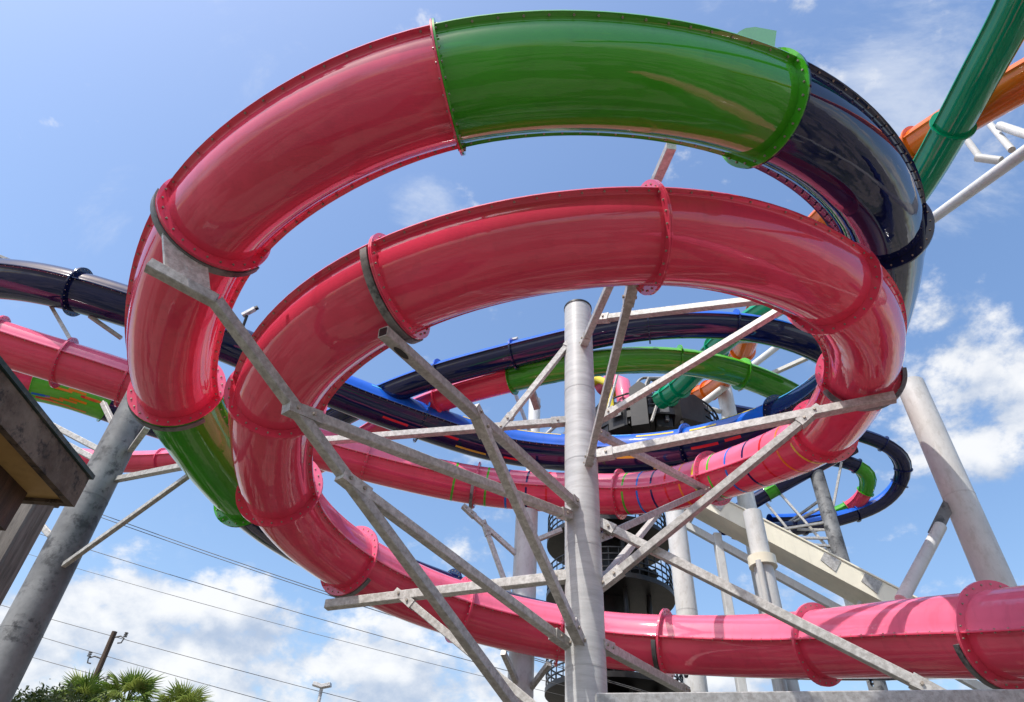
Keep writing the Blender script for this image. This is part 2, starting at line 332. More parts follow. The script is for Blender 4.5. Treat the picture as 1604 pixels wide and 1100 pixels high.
DATA = {"A":[[-18.142,15.855,17.238],[-17.444,15.718,17.143],[-16.759,15.603,17.051],[-16.086,15.517,16.961],[-15.425,15.475,16.873],[-14.772,15.484,16.787],[-14.126,15.544,16.704],[-13.484,15.65,16.626],[-12.843,15.794,16.551],[-12.204,15.966,16.482],[-11.566,16.163,16.418],[-10.932,16.384,16.357],[-10.303,16.63,16.3],[-9.682,16.9,16.244],[-9.069,17.193,16.191],[-8.463,17.508,16.138],[-7.862,17.837,16.086],[-7.26,18.171,16.036],[-6.653,18.501,15.986],[-6.037,18.82,15.938],[-5.409,19.121,15.891],[-4.77,19.403,15.845],[-4.124,19.67,15.799],[-3.476,19.927,15.751],[-2.829,20.173,15.7],[-2.184,20.402,15.644],[-1.537,20.602,15.584],[-0.883,20.755,15.52],[-0.217,20.85,15.451],[0.466,20.876,15.377],[1.167,20.832,15.297],[1.886,20.726,15.208],[2.618,20.564,15.108],[3.355,20.345,14.998],[4.087,20.063,14.879],[4.803,19.713,14.753],[5.491,19.29,14.622],[6.138,18.798,14.485],[6.734,18.243,14.343],[7.269,17.635,14.197],[7.734,16.988,14.046],[8.119,16.313,13.891],[8.416,15.622,13.733],[8.619,14.921,13.573],[8.726,14.218,13.412],[8.74,13.519,13.249],[8.67,12.829,13.087],[8.531,12.152,12.923],[8.341,11.491,12.76],[8.117,10.851,12.596],[7.874,10.234,12.432],[7.622,9.643,12.269],[7.365,9.083,12.105],[7.103,8.555,11.943],[6.834,8.061,11.782],[6.554,7.6,11.622],[6.26,7.169,11.465],[5.948,6.763,11.309],[5.61,6.377,11.156],[5.24,6.008,11.004],[4.834,5.654,10.854],[4.385,5.317,10.706],[3.89,5.004,10.56],[3.35,4.724,10.415],[2.765,4.488,10.271],[2.141,4.3,10.129],[1.486,4.164,9.99],[0.808,4.084,9.854],[0.121,4.066,9.723],[-0.562,4.119,9.597],[-1.228,4.253,9.478],[-1.869,4.468,9.366],[-2.481,4.755,9.263],[-3.062,5.104,9.171],[-3.605,5.509,9.091],[-4.095,5.974,9.024],[-4.523,6.502,8.969],[-4.894,7.082,8.925],[-5.218,7.697,8.892],[-5.498,8.332,8.87],[-5.725,8.976,8.858],[-5.874,9.635,8.856],[-5.936,10.313,8.864],[-5.929,11.01,8.877],[-5.878,11.721,8.891],[-5.794,12.439,8.904],[-5.672,13.153,8.916],[-5.501,13.85,8.93],[-5.269,14.52,8.943],[-4.974,15.159,8.956],[-4.619,15.762,8.966],[-4.211,16.33,8.974],[-3.757,16.863,8.977],[-3.267,17.361,8.977],[-2.746,17.825,8.972],[-2.202,18.256,8.961],[-1.64,18.654,8.946],[-1.062,19.015,8.927],[-0.47,19.339,8.903],[0.135,19.623,8.876],[0.752,19.866,8.845],[1.379,20.067,8.812],[2.017,20.227,8.776],[2.662,20.346,8.737],[3.314,20.425,8.696],[3.97,20.463,8.652],[4.63,20.463,8.607],[5.291,20.422,8.56],[5.952,20.343,8.511],[6.611,20.225,8.462],[7.266,20.07,8.412],[7.916,19.876,8.36],[8.559,19.645,8.308],[9.195,19.377,8.256],[9.821,19.071,8.203],[10.438,18.728,8.15],[11.043,18.347,8.097],[11.638,17.93,8.044],[12.221,17.476,7.991],[12.792,16.985,7.937],[13.352,16.456,7.884],[13.9,15.89,7.831]],"B":[[-16.283,15.218,14.514],[-15.656,15.471,14.475],[-15.023,15.717,14.437],[-14.384,15.957,14.399],[-13.741,16.192,14.363],[-13.097,16.428,14.328],[-12.457,16.674,14.294],[-11.825,16.936,14.258],[-11.204,17.217,14.22],[-10.591,17.515,14.182],[-9.983,17.823,14.143],[-9.376,18.133,14.103],[-8.764,18.436,14.065],[-8.143,18.723,14.027],[-7.511,18.991,13.99],[-6.868,19.239,13.954],[-6.216,19.468,13.918],[-5.556,19.68,13.882],[-4.892,19.878,13.844],[-4.225,20.061,13.804],[-3.556,20.227,13.763],[-2.885,20.371,13.718],[-2.212,20.488,13.67],[-1.537,20.568,13.618],[-0.861,20.603,13.563],[-0.183,20.584,13.502],[0.495,20.512,13.437],[1.168,20.389,13.365],[1.83,20.227,13.284],[2.476,20.034,13.191],[3.098,19.811,13.085],[3.687,19.544,12.968],[4.237,19.215,12.842],[4.745,18.812,12.711],[5.209,18.331,12.574],[5.633,17.786,12.434],[6.02,17.194,12.287],[6.372,16.575,12.136],[6.687,15.944,11.98],[6.961,15.313,11.821],[7.189,14.689,11.657],[7.354,14.068,11.491],[7.442,13.44,11.327],[7.443,12.796,11.169],[7.372,12.133,11.015],[7.25,11.454,10.864],[7.093,10.769,10.715],[6.899,10.095,10.567],[6.659,9.449,10.423],[6.359,8.847,10.283],[5.995,8.298,10.148],[5.568,7.806,10.017],[5.081,7.371,9.891],[4.541,6.992,9.768],[3.956,6.667,9.648],[3.336,6.402,9.529],[2.686,6.21,9.408],[2.015,6.095,9.285],[1.332,6.055,9.16],[0.648,6.084,9.035],[-0.025,6.176,8.911],[-0.673,6.331,8.789],[-1.286,6.547,8.671],[-1.854,6.825,8.558],[-2.374,7.168,8.453],[-2.841,7.578,8.357],[-3.252,8.058,8.274],[-3.596,8.616,8.204],[-3.864,9.256,8.146],[-4.056,9.971,8.101],[-4.186,10.734,8.068],[-4.252,11.511,8.047],[-4.221,12.278,8.04],[-4.087,13.016,8.042],[-3.86,13.715,8.048],[-3.558,14.367,8.053],[-3.193,14.969,8.055],[-2.778,15.519,8.052],[-2.319,16.013,8.042],[-1.821,16.448,8.025],[-1.285,16.82,8.0],[-0.713,17.123,7.967],[-0.108,17.354,7.928],[0.524,17.512,7.88],[1.172,17.599,7.822],[1.827,17.614,7.752],[2.478,17.551,7.67],[3.118,17.399,7.584],[3.742,17.158,7.496],[4.341,16.843,7.399],[4.904,16.469,7.289],[5.425,16.041,7.168],[5.895,15.562,7.038],[6.31,15.032,6.903],[6.67,14.458,6.762],[6.976,13.852,6.614],[7.234,13.227,6.458],[7.452,12.593,6.292],[7.637,11.954,6.117],[7.795,11.312,5.933],[7.927,10.66,5.743],[8.034,9.99,5.552],[8.115,9.3,5.36],[8.17,8.588,5.169],[8.197,7.852,4.978],[8.197,7.094,4.787],[8.171,6.312,4.595],[8.117,5.507,4.404]],"C":[[-21.493,21.378,17.563],[-21.007,21.591,17.628],[-20.533,21.791,17.694],[-20.07,21.98,17.762],[-19.62,22.165,17.831],[-19.182,22.358,17.9],[-18.758,22.578,17.969],[-18.344,22.839,18.035],[-17.935,23.149,18.097],[-17.522,23.505,18.155],[-17.091,23.895,18.214],[-16.632,24.309,18.275],[-16.138,24.737,18.338],[-15.603,25.178,18.402],[-15.028,25.632,18.466],[-14.411,26.1,18.531],[-13.753,26.583,18.596],[-13.055,27.084,18.661],[-12.316,27.601,18.725]],"D":[[-26.418,30.493,19.626],[-25.63,30.515,19.589],[-24.846,30.538,19.553],[-24.066,30.56,19.516],[-23.289,30.579,19.478],[-22.517,30.588,19.441],[-21.748,30.581,19.403],[-20.984,30.551,19.366],[-20.223,30.492,19.33],[-19.467,30.4,19.294],[-18.715,30.274,19.259],[-17.967,30.115,19.224],[-17.224,29.926,19.19],[-16.486,29.707,19.156],[-15.751,29.461,19.122],[-15.021,29.19,19.088],[-14.295,28.894,19.054],[-13.573,28.574,19.02],[-12.854,28.232,18.986],[-12.139,27.867,18.952],[-11.428,27.48,18.917],[-10.72,27.07,18.883]],"N":[[-6.875,21.222,16.016],[-6.348,20.784,16.071],[-5.817,20.368,16.126],[-5.283,19.973,16.18],[-4.744,19.599,16.235],[-4.2,19.247,16.289],[-3.65,18.917,16.342],[-3.092,18.607,16.394],[-2.524,18.316,16.445],[-1.946,18.043,16.492],[-1.359,17.781,16.536],[-0.765,17.526,16.576],[-0.165,17.272,16.612],[0.437,17.015,16.644],[1.042,16.755,16.67],[1.65,16.493,16.692],[2.263,16.236,16.708],[2.881,15.991,16.718],[3.508,15.769,16.722],[4.143,15.578,16.72],[4.786,15.425,16.711],[5.434,15.309,16.696],[6.084,15.23,16.676],[6.731,15.192,16.652],[7.371,15.201,16.624],[8.001,15.268,16.592],[8.619,15.4,16.557],[9.227,15.597,16.519],[9.826,15.859,16.482],[10.417,16.182,16.444]],"G":[[-5.343,22.177,16.39],[-4.882,21.697,16.387],[-4.413,21.238,16.385],[-3.936,20.799,16.383],[-3.449,20.382,16.381],[-2.952,19.988,16.378],[-2.44,19.618,16.375],[-1.912,19.272,16.371],[-1.37,18.947,16.366],[-0.815,18.637,16.36],[-0.249,18.336,16.353],[0.325,18.04,16.346],[0.907,17.752,16.339],[1.498,17.477,16.331],[2.099,17.225,16.321],[2.713,17.005,16.309],[3.337,16.824,16.295],[3.97,16.687,16.28],[4.608,16.6,16.265],[5.247,16.567,16.25],[5.885,16.59,16.235],[6.516,16.672,16.221],[7.14,16.814,16.207],[7.755,17.009,16.193],[8.361,17.252,16.18],[8.96,17.54,16.166],[9.553,17.871,16.153],[10.141,18.24,16.14],[10.726,18.645,16.127]],"E1":[[18.826,33.311,26.51],[19.724,33.194,26.302],[20.528,33.123,26.093],[21.24,33.096,25.885],[21.86,33.115,25.677],[22.387,33.179,25.469],[22.823,33.289,25.262],[23.169,33.443,25.056],[23.43,33.635,24.851],[23.613,33.86,24.648],[23.723,34.108,24.447],[23.767,34.371,24.247],[23.749,34.642,24.05],[23.673,34.912,23.855],[23.542,35.173,23.663],[23.358,35.417,23.472],[23.123,35.638,23.284],[22.833,35.83,23.097],[22.488,35.989,22.915],[22.086,36.116,22.736],[21.634,36.213,22.56],[21.143,36.287,22.385],[20.621,36.341,22.209],[20.079,36.379,22.032],[19.521,36.4,21.853],[18.951,36.399,21.673],[18.367,36.37,21.493],[17.769,36.307,21.314],[17.155,36.203,21.137],[16.523,36.058,20.962],[15.874,35.871,20.787],[15.206,35.644,20.613],[14.521,35.378,20.439],[13.819,35.075,20.264],[13.099,34.735,20.089],[12.362,34.358,19.914]],"E2":[[19.057,34.127,24.779],[19.339,34.046,24.71],[19.604,33.982,24.64],[19.854,33.934,24.57],[20.087,33.902,24.501],[20.303,33.886,24.431],[20.504,33.886,24.361],[20.688,33.901,24.291],[20.856,33.932,24.221],[21.008,33.978,24.15],[21.144,34.039,24.08],[21.265,34.114,24.009],[21.369,34.201,23.938],[21.457,34.302,23.867],[21.53,34.414,23.796],[21.587,34.536,23.724],[21.629,34.668,23.653],[21.655,34.808,23.581],[21.667,34.955,23.509],[21.663,35.107,23.437],[21.645,35.262,23.365],[21.611,35.419,23.292],[21.561,35.576,23.22],[21.494,35.732,23.147],[21.408,35.885,23.074],[21.304,36.033,23.001],[21.178,36.175,22.929],[21.031,36.31,22.857],[20.859,36.435,22.785],[20.663,36.551,22.714],[20.441,36.655,22.643],[20.192,36.748,22.573],[19.915,36.827,22.504],[19.611,36.893,22.434],[19.278,36.945,22.365],[18.917,36.982,22.297],[18.526,37.005,22.228],[18.106,37.012,22.16],[17.657,37.004,22.092],[17.178,36.981,22.025],[16.67,36.942,21.957],[16.132,36.887,21.89]],"E3":[[13.744,35.878,21.772],[14.248,35.642,22.015],[14.753,35.407,22.26],[15.258,35.173,22.507],[15.763,34.942,22.755],[16.27,34.713,23.004],[16.78,34.487,23.254],[17.292,34.264,23.503],[17.808,34.046,23.753],[18.33,33.831,24.001],[18.856,33.622,24.248],[19.389,33.418,24.494],[19.927,33.219,24.738],[20.471,33.025,24.982]],"GR":[[9.581,4.588,16.297],[9.684,5.073,16.372],[9.767,5.546,16.448],[9.833,6.007,16.525],[9.893,6.454,16.603],[9.954,6.889,16.679],[10.018,7.313,16.755],[10.081,7.727,16.832],[10.14,8.135,16.91],[10.198,8.539,16.989],[10.256,8.944,17.068],[10.31,9.353,17.149],[10.359,9.766,17.231],[10.397,10.186,17.314],[10.419,10.612,17.398],[10.421,11.044,17.484],[10.399,11.483,17.572],[10.35,11.926,17.661],[10.271,12.374,17.752],[10.161,12.824,17.845],[10.021,13.277,17.939],[9.852,13.732,18.035],[9.658,14.19,18.133],[9.444,14.65,18.232],[9.215,15.113,18.332],[8.978,15.581,18.434],[8.739,16.056,18.537],[8.508,16.54,18.641],[8.29,17.035,18.745],[8.093,17.542,18.85],[7.921,18.063,18.954],[7.775,18.597,19.058],[7.655,19.144,19.162],[7.555,19.699,19.265],[7.468,20.259,19.368],[7.382,20.817,19.471],[7.284,21.369,19.575],[7.162,21.909,19.68],[7.009,22.433,19.787],[6.822,22.94,19.895],[6.601,23.431,20.003]],"OR":[[11.802,6.034,16.612],[11.528,6.565,16.847],[11.267,7.101,17.084],[11.019,7.644,17.322],[10.786,8.194,17.56],[10.569,8.752,17.798],[10.369,9.318,18.034],[10.187,9.894,18.268],[10.024,10.481,18.498],[9.882,11.077,18.725],[9.759,11.684,18.947],[9.657,12.299,19.166],[9.574,12.922,19.381],[9.51,13.552,19.593],[9.465,14.187,19.802],[9.438,14.826,20.008],[9.43,15.468,20.211],[9.439,16.11,20.41],[9.466,16.752,20.607],[9.51,17.392,20.8],[9.57,18.03,20.989],[9.645,18.663,21.175],[9.733,19.292,21.357],[9.832,19.914,21.535],[9.936,20.53,21.711],[10.043,21.137,21.884],[10.148,21.736,22.056],[10.247,22.325,22.228],[10.334,22.903,22.4],[10.408,23.471,22.572],[10.464,24.028,22.746],[10.501,24.573,22.92],[10.515,25.107,23.095],[10.507,25.628,23.272],[10.473,26.138,23.45],[10.414,26.635,23.629],[10.329,27.119,23.809],[10.217,27.592,23.989],[10.079,28.052,24.171],[9.914,28.5,24.353]],"J":{"A":[4.36,10.52,16.14,21.96,25.93,29.39,39.08,43.54,47.86,51.7,55.82,59.62,66.52,70.53,73.83,78.61],"B":[1.04,2.99,4.82,7.34,9.91,12.55,16.41,21.35,24.79,29.26,32.16,35.73,39.3,42.9,46.08,48.89,52.11,55.51,58.17,60.87,64.62,68.65],"C":[2.54,5.23],"D":[2.67,9.48],"N":[5.4,8.12,12.62,15.28],"G":[3.88,6.77,12.41,14.59],"E1":[3.78,5.81,6.73,10.06,13.62],"E2":[1.86,3.85,5.35,6.24],"E3":[2.08,2.76],"GR":[3.7,15.18,18.46,19.35],"OR":[3.99,17.68,22.96,23.92]}}
BEAMS = {"arm_a":[[-4.545,5.795,7.746],[-3.792,6.235,7.624]],"arm_b":[[-3.792,6.235,7.624],[1.422,12.1,3.498]],"b2":[[-1.704,6.617,7.633],[1.484,12.1,8.322]],"b3":[[-2.775,7.379,6.819],[1.343,12.1,8.075]],"b4":[[-4.519,12.7,9.741],[1.313,12.3,10.497]],"b5":[[-3.43,14.0,6.748],[1.319,12.3,6.944]],"b6":[[-1.86,13.438,6.813],[1.292,12.2,4.288]],"b7":[[-2.081,8.16,6.27],[1.224,12.1,5.679]],"b8":[[-0.478,8.726,7.898],[1.45,11.95,5.707]],"b9":[[7.146,9.75,9.686],[1.947,12.2,9.582]],"b10":[[5.843,10.364,9.66],[2.018,12.2,6.838]],"b12":[[6.983,8.6,11.468],[2.105,12.3,13.722]],"b11":[[5.904,9.418,11.966],[2.081,12.2,10.572]],"b13":[[1.719,6.9,9.11],[1.713,11.92,9.231]],"b14":[[2.256,5.7,11.074],[1.696,11.94,12.554]],"b15":[[1.471,12.2,12.917],[-0.105,12.397,10.313]],"b16":[[2.011,12.3,10.21],[6.126,17.0,11.616]],"b17":[[1.948,12.3,7.758],[5.558,16.351,11.422]],"b18":[[2.005,12.4,6.97],[4.825,18.9,12.016]],"b19":[[1.959,12.3,8.071],[6.576,10.6,4.787]],"b20":[[1.928,12.3,5.724],[4.418,16.6,6.294]]}
OTHER = {"p2a":[[-1.134,20.0,12.315],[0.681,20.4,10.966]],"p2b":[[-0.513,20.137,11.853],[0.617,20.4,9.236]],"p2c":[[0.281,19.0,7.637],[0.779,20.4,7.206]],"p2d":[[1.562,19.6,7.605],[1.067,20.4,7.108]],"p2e":[[1.98,20.3,11.966],[1.087,20.4,11.554]],"p8a":[[-9.26,14.6,9.594],[-6.559,12.6,8.973]],"p8b":[[-9.238,14.3,7.319],[-6.158,12.6,9.177]],"p8c":[[-12.36,15.2,11.594],[-9.768,14.5,10.28]],"p8d":[[-12.35,15.4,11.386],[-9.853,14.5,10.055]],"p8e":[[-11.193,15.6,12.475],[-9.672,14.5,10.852]],"p8f":[[-9.078,14.4,10.323],[-8.199,13.2,10.246]],"p8g":[[-10.454,14.6,8.413],[-9.941,14.5,8.057]],"p8h":[[-14.669,15.9,16.271],[-13.325,16.0,14.841]],"p8i":[[-13.314,15.9,15.968],[-12.328,16.4,15.559]],"p3a":[[8.101,13.2,7.291],[9.723,13.5,9.159]],"p3b":[[9.478,13.5,8.913],[10.201,13.6,9.8]],"p7a":[[7.343,25.6,19.942],[14.319,25.8,26.423]],"p7b":[[9.069,26.6,22.375],[10.527,27.0,22.317]],"p7c":[[8.624,25.5,22.67],[8.846,26.6,22.357]],"n1":[[8.92,20.3,20.819],[12.169,20.1,21.241]],"n2":[[10.751,20.5,21.125],[12.424,20.6,20.443]],"n3":[[9.703,22.5,20.12],[12.396,20.6,20.649]],"q1":[[13.484,13.5,20.414],[12.902,8.6,17.442]],"q2":[[13.98,11.2,21.782],[14.117,11.3,20.827]],"q3":[[14.013,11.3,20.815],[14.337,11.0,20.214]],"q4":[[14.885,11.0,22.871],[14.139,10.4,19.826]],"q5":[[14.365,10.4,21.187],[14.257,9.6,18.975]],"s1":[[0.037,17.0,17.193],[1.011,19.0,15.805]]}
RUN_ON = dict(A=(12, 12), B=(12, 9), C=(12, 4), D=(12, 0), N=(4, 0), G=(4, 0), E1=(5, 0), GR=(22, 0), OR=(22, 0))
PATHS = {k: Path(v, *RUN_ON.get(k, (0, 0))) for k, v in DATA.items() if k != 'J'}
JOINTS = DATA['J']

def interp(tab, s):
    if s <= tab[0][0]: return tab[0][1]
    for (a, x), (b_, y) in zip(tab, tab[1:]):
        if s <= b_: return x + (y - x) * (s - a) / (b_ - a)
    return tab[-1][1]

def half_shell(path, s0, s1, R, fl, bank, lower, step, n=14, th=0.016):
    mb = MB(); k = max(2, int((s1 - s0) / step) + 1); vs, fs = [], []
    if lower: ang = [-pi + pi * i / n for i in range(n + 1)]; sg = -1
    else: ang = [pi - pi * i / n for i in range(n + 1)]; sg = 1
    fil = [(R + fl, 0.0), (R + fl, th), (R + 0.045, th), (R + 0.022, th + 0.008), (R + 0.004, th + 0.028)]      # flange, then a rounded fillet into the shell
    prof = [(-x, sg * y) for x, y in fil]
    ang = [(a if abs(sin(a)) > 0.1 else None) for a in ang]
    prof += [(R * cos(a), R * sin(a)) for a in ang if a is not None]
    prof += [(x, sg * y) for x, y in reversed(fil)]
    m_ = len(prof)
    for i in range(k):
        s = s0 + (s1 - s0) * i / (k - 1); c, t, sd, u = path.frame(s, interp(bank, s))
        vs += [c + sd * x + u * y for x, y in prof]
    for i in range(k - 1):
        for j in range(m_ - 1):
            q = (i * m_ + j, i * m_ + j + 1, (i + 1) * m_ + j + 1, (i + 1) * m_ + j)
            fs.append(q if lower else q[::-1])
    mb.add(vs, fs)
    return mb

def hexbolt(mb, p, ax, s, r=0.0155, h=0.018):
    ax = ax.normalized(); s = (s - ax * s.dot(ax)).normalized(); u = ax.cross(s)
    vs = [p + s * (r * cos(pi / 3 * k)) + u * (r * sin(pi / 3 * k)) for k in range(6)]
    mb.add(vs + [v + ax * h for v in vs], [(i, (i + 1) % 6, (i + 1) % 6 + 6, i + 6) for i in range(6)] + [(6, 7, 8, 9, 10, 11)])

def band(path, s, wdt, R, bank, a0, a1, n=16, lift=0.005, along=1):
    """thin raised paint film on a shell: from s to s+wdt, angle a0..a1"""
    vs, fs = [], []
    for i in range(along + 1):
        ss = s + wdt * i / along; c, t, sd, u = path.frame(ss, interp(bank, ss))
        vs += [c + (sd * cos(a0 + (a1 - a0) * k / n) + u * sin(a0 + (a1 - a0) * k / n)) * (R + lift) for k in range(n + 1)]
    for i in range(along):
        for k in range(n): fs.append((i * (n + 1) + k, i * (n + 1) + k + 1, (i + 1) * (n + 1) + k + 1, (i + 1) * (n + 1) + k))
    mb = MB(); mb.add(vs, fs); return mb

def make_slide(key, label, cat, R, fl, ringh, colours, bank=((0, 0.0),), bolts=True, step=0.22, n=14, stripes=None, dashes=None, ring_th=0.05, s_end=None):
    path = PATHS[key]; J = sorted(JOINTS[key]); L = path.L if s_end is None else s_end
    c0 = path.at(L * 0.5)
    root = thing('water_slide', label, cat, (c0.x, c0.y, 0.0), 'fibreglass water slides winding round the steel posts')
    cuts = [path.s0] + J + [L]
    for i, (a, b_) in enumerate(zip(cuts, cuts[1:])):
        if b_ - a < 0.15: continue
        up_m, lo_m = colours(i, (a + b_) / 2)
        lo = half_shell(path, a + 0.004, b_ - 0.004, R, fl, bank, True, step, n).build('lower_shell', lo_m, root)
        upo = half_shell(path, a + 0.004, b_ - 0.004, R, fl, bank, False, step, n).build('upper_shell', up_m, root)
        # end flanges: each section carries half of the ring at either end
        for s, sgn in ((a, 1), (b_, -1)):
            if s <= path.s0 + 0.01 or s >= L - 0.01: continue
            c, t, sd, u = path.frame(s, interp(bank, s))
            mb = MB(); mb.ring(c + t * (sgn * ring_th * 0.27), t, sd, R - 0.01, R + ringh, ring_th * 0.46, pi, 2 * pi, 24); mb.build('end_flange', lo_m, lo)
            mb = MB(); mb.ring(c + t * (sgn * ring_th * 0.27), t, sd, R - 0.01, R + ringh, ring_th * 0.46, 0.0, pi, 24); mb.build('end_flange', up_m, upo)
        if bolts:
            mb = MB(); nb = max(2, int((b_ - a) / 0.26))
            for q in range(nb):
                s = a + (b_ - a) * (q + 0.5) / nb; c, t, sd, u = path.frame(s, interp(bank, s))
                for sg in (1, -1):
                    p = c + sd * (sg * (R + fl * 0.58)) - u * 0.016
                    hexbolt(mb, p, -u, t); hexbolt(mb, p + u * 0.032, u, t)
            for s, sgn in ((a, 1), (b_, -1)):
                if s <= path.s0 + 0.01 or s >= L - 0.01: continue
                c, t, sd, u = path.frame(s, interp(bank, s)); nn = 26
                for q in range(nn):
                    an = 2 * pi * (q + 0.5) / nn; rd = sd * cos(an) + u * sin(an)
                    hexbolt(mb, c + rd * (R + ringh * 0.55) + t * (sgn * ring_th * 0.5), t * sgn, rd)
            ob = mb.build('flange_bolts', BOLT, lo, smooth=False); ob['kind'] = 'stuff'
        if stripes:
            for s, cname in stripes:
                if a + 0.05 < s < b_ - 0.12:
                    band(path, s, 0.075, R, bank, -pi + 0.03, -0.03).build('stripe', PAINTS[cname], lo)
                    band(path, s, 0.075, R, bank, 0.03, pi - 0.03).build('stripe', PAINTS[cname], upo)
        if dashes:
            for s, ln, an, dw, cname in dashes:
                if a + 0.05 < s and s + ln < b_ - 0.05:
                    band(path, s, ln, R, bank, an - dw / 2, an + dw / 2, 2, 0.005, 6).build('dash', PAINTS[cname], upo if an > 0 else lo)
    return root

# ------------------------------------------------------------------ ground
gm = MB(); gm.add([(-3000, -3000, 0), (3000, -3000, 0), (3000, 3000, 0), (-3000, 3000, 0)], [(0, 1, 2, 3)])
tag(gm.build('ground', GROUND, smooth=False), 'tan paved ground with grass patches below the slides', 'ground', kind='structure')

# ------------------------------------------------------------------ the slides
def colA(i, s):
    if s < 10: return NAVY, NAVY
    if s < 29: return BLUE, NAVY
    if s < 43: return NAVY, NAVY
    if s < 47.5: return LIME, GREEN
    if s < 55.5: return PALE_RED, RED
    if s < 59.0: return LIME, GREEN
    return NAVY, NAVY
rd = random.Random(3)
dashA = []
s = 14.0
while s < 35:
    dashA.append((s, rd.uniform(0.7, 1.5), pi - rd.uniform(0.35, 1.0), 0.13, rd.choice(['yellow', 'sky', 'yellow'])))
    dashA.append((s + rd.uniform(0, 0.8), rd.uniform(0.6, 1.3), -pi + rd.uniform(0.35, 1.3), 0.13, rd.choice(['red', 'orange', 'yellow', 'navy', 'red'])))
    s += rd.uniform(0.95, 1.5)
# the inner side of the far curve faces the camera: sides there lie at angle 0
dashA = [(a, b_, pi - c if c > 0 else -pi - c, e, f) for a, b_, c, e, f in dashA]
bankA = [(0, 0.05), (12, 0.18), (29, 0.26), (36, 0.16), (40, 0.12), (50, 0.14), (57, 0.08), (70, 0.03)]
SLIDE_A = make_slide('A', 'tall outer coil of navy, green and red tube arching overhead round the central post', 'water slide', 0.66, 0.10, 0.145, colA, bankA, dashes=dashA)
bankB = [(0, 0.10), (10, 0.20), (27, 0.24), (33, 0.20), (41, 0.24), (47, 0.18), (53, 0.12), (60, 0.08)]
strB = []
JB = sorted(JOINTS['B'])
for q in (16.4, 21.3, 24.8):
    for k, cname in enumerate(['green', 'blue', 'navy', 'red', 'orange', 'yellow']): strB.append((q + 0.35 + 0.72 * k * (0.80 if q > 21 and q < 24 else 1.0), cname))
strB += [(15.6, 'green'), (14.9, 'yellow')][:1]
make_slide('B', 'inner coil of all red tube with striped far curve and long run-out', 'water slide', 0.66, 0.10, 0.145, lambda i, s: (PALE_RED, RED), bankB, stripes=strB)
def colC(i, s): return ((PALE_RED, RED), (LIME, LIME), (NAVY, NAVY))[min(i, 2)]
rd = random.Random(5); dashC = []
for k in range(12): dashC.append((2.62 + k * 0.155, 0.62, -rd.uniform(0.3, 1.6), 0.14, rd.choice(['red', 'orange', 'blue', 'orange'])))
make_slide('C', 'short stretch of green tube with coloured dashes below the red one by the kiosk roof', 'water slide', 0.66, 0.08, 0.10, colC, bolts=False, step=0.5, dashes=dashC)
make_slide('D', 'thin distant pink tube crossing behind the dark weathered post', 'water slide', 0.55, 0.08, 0.10, lambda i, s: (PALE_RED, RED), bolts=False, step=0.5, n=10)
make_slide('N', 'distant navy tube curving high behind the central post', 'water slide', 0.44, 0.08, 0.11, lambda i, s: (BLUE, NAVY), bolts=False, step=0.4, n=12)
make_slide('G', 'distant tube changing from red to lime green below the high navy tube', 'water slide', 0.44, 0.08, 0.11, lambda i, s: (PALE_RED, RED) if i < 2 else (LIME, GREEN), bolts=False, step=0.4, n=12)
make_slide('E1', 'far outer navy loop hanging over the sky beside the truss post', 'water slide', 0.43, 0.06, 0.09, lambda i, s: (BLUE, NAVY) if 2 < i < 5 else (NAVY, NAVY), bolts=False, step=0.4, n=10)
make_slide('E2', 'far inner loop of navy, green and pink tube beside the truss post', 'water slide', 0.42, 0.06, 0.08, lambda i, s: [(NAVY, NAVY), (GREEN, GREEN), (RED, RED), (GREEN, GREEN), (BLUE, NAVY)][i], bolts=False, step=0.35, n=10)
make_slide('E3', 'far dark tube with a short green piece slanting below the striped curve', 'water slide', 0.42, 0.06, 0.08, lambda i, s: (GREEN, GREEN) if i == 1 else (NAVY, NAVY), bolts=False, step=0.4, n=10)
make_slide('GR', 'teal green tube dropping from the upper corner towards the tower', 'water slide', 0.42, 0.06, 0.09, lambda i, s: (TEAL, TEAL), bolts=False, step=0.35, n=12)
make_slide('OR', 'orange tube running beside the teal green one towards the tower', 'water slide', 0.47, 0.06, 0.09, lambda i, s: (ORANGE, ORANGE), bolts=False, step=0.35, n=12)

# ------------------------------------------------------------------ steel posts and their braces
def V(p): return Vector(p)
def post(label, x, y, ztop, r, mat, taper=1.0, seams=(), zbase=0.0, open_top=False):
    root = thing('support_post', label, 'post', (x, y, 0), 'steel posts carrying the slides')
    mb = MB(); n = 48
    mb.pipe([(x, y, zbase), (x, y, ztop * 0.5), (x, y, ztop)], r, n, True, r * taper)
    mb.build('shaft', mat, root)
    mb = MB(); mb.ring((x, y, 0.03), (0, 0, 1), (1, 0, 0), r * 0.9, r + 0.22, 0.06); mb.build('base_plate', STEEL, root)
    for z in seams:
        mb = MB(); mb.ring((x, y, z), (0, 0, 1), (1, 0, 0), r * (1 - (1 - taper) * z / ztop) - 0.01, r * (1 - (1 - taper) * z / ztop) + 0.004, 0.03); mb.build('weld_seam', mat, root)
    if open_top:
        mb = MB(); mb.ring((x, y, ztop + 0.02), (0, 0, 1), (1, 0, 0), r * taper - 0.05, r * taper + 0.015, 0.05); mb.build('top_cap', DARK, root)
    return root
PX, PYY = 1.61, 12.3
P1 = post('tall pale grey central post with braces fanning out to both coils', PX, PYY, 14.0, 0.365, GREYPAINT, 0.93, (3.0, 5.3, 7.5, 9.4, 11.3), open_top=True)
